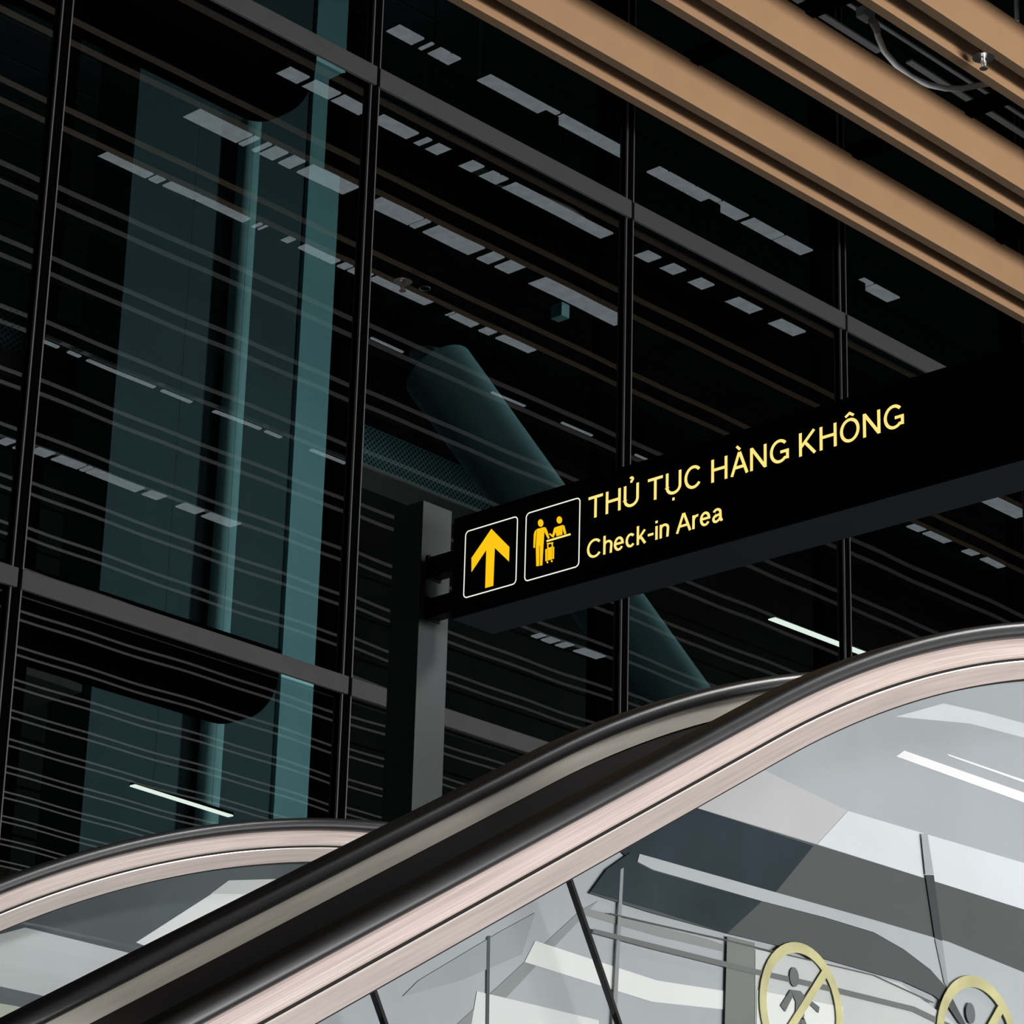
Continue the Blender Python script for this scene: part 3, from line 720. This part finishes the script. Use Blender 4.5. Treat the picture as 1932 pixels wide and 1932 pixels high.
panel('light_strip', YP, [(1207, 1611), (1437, 1676), (1640, 1733), (1790, 1777), (1945, 1840), (1945, 1995), (1823, 1935), (1789, 1867), (1755, 1829), (1705, 1791), (1649, 1759), (1554, 1730), (1437, 1700), (1232, 1641), (1203, 1626)], (186, 192, 196), 5, 'light grey reflection strip widening to the right between two dark bands behind ' + g)
panel('lower_dark_band', YP, [(1203, 1627), (1232, 1642), (1437, 1701), (1554, 1731), (1649, 1760), (1705, 1792), (1755, 1830), (1789, 1868), (1826, 1940), (1810, 1930), (1790, 1900), (1762, 1878), (1705, 1852), (1573, 1814), (1497, 1791), (1372, 1761), (1232, 1723), (1112, 1685), (1145, 1640)], (88, 92, 93), 6, 'curving dark grey reflected handrail band tapering to lower right behind ' + g)
panel('teal_reflection', YP, [(1203, 1628), (1232, 1643), (1437, 1701), (1372, 1761), (1232, 1716), (1114, 1683), (1145, 1640), (1190, 1608)], (42, 56, 63), 7, 'dark teal reflection patch below the light strip behind ' + g, noise=0.35, scale=5)
panel('pole_reflection', YP, [(1738, 1573), (1750, 1573), (1762, 1650), (1746, 1650)], (178, 184, 188), 7, 'pale upper length of a slanting pole painted as a reflection over the white shape')
panel('pole_reflection', YP, [(1746, 1651), (1762, 1651), (1778, 1775), (1764, 1770)], (72, 76, 78), 7, 'dark middle length of a slanting pole painted as a reflection over the dark band')
panel('pole_reflection', YP, [(1764, 1771), (1778, 1776), (1790, 1866), (1782, 1855)], (160, 166, 168), 8, 'pale lower length of a slanting pole painted as a reflection over the light strip')
panel('column_reflection', YP, [(1372, 1766), (1424, 1779), (1424, 1990), (1366, 1990)], (128, 134, 130), 8, 'grey-green reflected upright between two pale patches behind ' + g, noise=0.15)
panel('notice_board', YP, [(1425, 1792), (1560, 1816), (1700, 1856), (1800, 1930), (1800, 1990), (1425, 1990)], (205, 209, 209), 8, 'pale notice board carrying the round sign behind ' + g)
panel('white_reflection_patch', YP, [(1428, 1868), (1590, 1900), (1590, 1990), (1428, 1990)], (240, 243, 243), 9, 'white reflection low on the notice board', noise=0.04)
panel('handrail_reflection', YP, [(1120, 1752), (1232, 1780), (1421, 1827), (1554, 1857), (1725, 1899), (1800, 1935), (1790, 1942), (1722, 1909), (1551, 1867), (1419, 1837), (1230, 1790), (1118, 1760)], (118, 122, 121), 10, 'narrow dark grey curve of a reflected handrail across the notice board', cat='line')
panel('thin_reflection', YP, [(1150, 1722), (1232, 1741), (1365, 1771), (1459, 1794), (1649, 1839), (1762, 1891), (1761, 1893), (1648, 1841), (1458, 1796), (1364, 1773), (1231, 1743), (1149, 1724)], (95, 98, 96), 10, 'hair-thin dark reflected curve above the narrow curved line', cat='line')
# lower left of the same glass: slanted reflections
panel('slanted_reflection', YP, [(1095, 1718), (1128, 1700), (905, 1935), (860, 1935)], (150, 157, 158), 1, 'grey slanted reflection left of the long glass joint behind ' + g)
panel('slanted_reflection', YP, [(940, 1760), (1010, 1722), (985, 1800), (870, 1850), (760, 1880), (790, 1850)], (165, 172, 174), 2, 'soft grey reflection in the lower corner behind ' + g)
panel('white_reflection_patch', YP, [(1010, 1775), (1240, 1850), (1370, 1870), (1370, 1905), (1230, 1890), (990, 1815)], (240, 243, 243), 1, 'white slanted reflection right of the long glass joint', noise=0.05)
panel('white_reflection_patch', YP, [(900, 1870), (1130, 1925), (1130, 1990), (880, 1990)], (232, 236, 236), 1, 'white reflection at the foot of the long glass joint', noise=0.05)
panel('grey_streak', YP, [(1100, 1712), (1330, 1770), (1365, 1782), (1365, 1795), (1240, 1766), (1095, 1724)], (150, 154, 154), 1, 'grey reflected streak below the lower teal patch', cat='panel')
panel('seam_reflection', YP, [(919, 1768), (925, 1765), (922, 1990), (916, 1990)], (85, 92, 94), 3, 'thin dark reflected seam left of the long glass joint')
panel('seam_reflection', YP, [(1171, 1640), (1177, 1637), (1160, 1990), (1152, 1990)], (150, 158, 158), 8, 'thin grey reflected seam right of the long glass joint')
# round no-walking signs
def nosign(px, py, r, label):
    y = YP - 12*0.0008
    c = at(px, py, y); R = (at(px+r, py, y) - c).length
    rz = R*1.05
    t = thing('round_sticker', c, label, 'sign')
    def ann(r0, r1, yy):
        m = MB(); vs = []; fs = []
        n_ = 48
        for i in range(n_):
            a_ = 2*math.pi*i/n_
            for rr, yo in ((r0, 0), (r1, 0), (r1, -0.0015), (r0, -0.0015)): vs.append((c.x+rr*math.cos(a_), yy+yo, c.z+rr*math.sin(a_)))
        for i in range(n_):
            j = (i+1) % n_
            for k in range(4): fs.append((4*i+k, 4*j+k, 4*j+(k+1) % 4, 4*i+(k+1) % 4))
        m.add(vs, fs); return m
    gm = mat('ring_paint', vc((196, 192, 138)), 0.5, noise=0.3, scale=10)
    ann(R*0.84, R, y).build('ring', gm, t)
    a_ = R*0.82
    m = MB(); d_ = Vector((0.707, 0, 0.80)); s_ = Vector((0.707, 0, -0.707))*R*0.07
    cc = Vector((c.x, y-0.0004, c.z)); m.prism([cc+d_*a_+s_, cc+d_*a_-s_, cc-d_*a_-s_, cc-d_*a_+s_], (0, -0.0015, 0)); m.build('slash', gm, t)
    pm = mat('figure_paint', vc((92, 95, 97)), 0.6)
    m = MB(); S = R*0.92
    hd = [Vector((c.x-0.18*S+0.12*S*math.cos(2*math.pi*i/16), y+0.0008, c.z+0.50*S+0.16*S*math.sin(2*math.pi*i/16))) for i in range(16)]
    m.prism(hd, (0, -0.0012, 0))
    def pg(p): m.prism([Vector((c.x+a*S, y+0.0008, c.z+b*S)) for a, b in p], (0, -0.0012, 0))
    pg([(-0.28, 0.28), (-0.02, 0.30), (0.12, 0.22), (0.06, -0.15), (-0.16, -0.15), (-0.14, 0.1)])
    pg([(-0.28, 0.28), (-0.22, 0.18), (-0.42, -0.10), (-0.54, -0.02)])
    pg([(0.05, 0.26), (0.14, 0.16), (0.45, 0.02), (0.48, 0.12)])
    pg([(-0.16, -0.13), (0.0, -0.13), (-0.22, -0.72), (-0.42, -0.72)])
    pg([(-0.06, -0.13), (0.08, -0.13), (0.38, -0.62), (0.20, -0.66)])
    m.build('walking_figure', pm, t)
nosign(1512, 1905, 76, 'round no-walking sign with grey figure on the pale notice board')
nosign(1846, 1978, 76, 'round no-walking sign cut by the lower right edge of the picture')

YQ = YCc + 0.14  # far glass likewise: its reflections painted on thin panels
PARENT[0] = thing('reflections', at(200, 1990, YQ), 'reflections painted as grey sheets and a white pointed panel behind the farther escalator glass', 'reflections')
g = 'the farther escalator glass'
panel('reflection_backing', YQ, [(-30, 1750), (100, 1707), (200, 1677), (300, 1653), (400, 1637), (507, 1629), (640, 1627), (760, 1637), (760, 1990), (-30, 1990)], (78, 86, 88), 0, 'dark grey reflection painted on a board behind ' + g, noise=0.3, th=0.012, scale=2)
panel('pale_reflection_sheet', YQ, [(-20, 1768), (48, 1750), (268, 1804), (160, 1990), (-20, 1990)], (176, 181, 183), 1, 'pale grey reflection at far lower left behind ' + g, noise=0.08)
panel('dark_reflection', YQ, [(-20, 1857), (0, 1861), (110, 1885), (110, 1912), (0, 1893), (-20, 1890)], (90, 96, 99), 2, 'short dark reflection at far lower left behind ' + g)
panel('green_reflection', YQ, [(-20, 1891), (0, 1893), (60, 1908), (60, 1990), (-20, 1990)], (168, 174, 158), 3, 'pale greenish reflection in the lower left corner behind ' + g)
panel('reflection_slash', YQ, [(257, 1778), (400, 1686), (432, 1661), (640, 1655), (640, 1760), (420, 1830), (300, 1795)], (206, 208, 210), 1, 'white pointed reflection rising to the right behind ' + g, noise=0.04)
panel('grey_edge', YQ, [(432, 1661), (640, 1655), (640, 1690), (398, 1686)], (184, 187, 188), 2, 'slightly greyer top of the white pointed reflection')
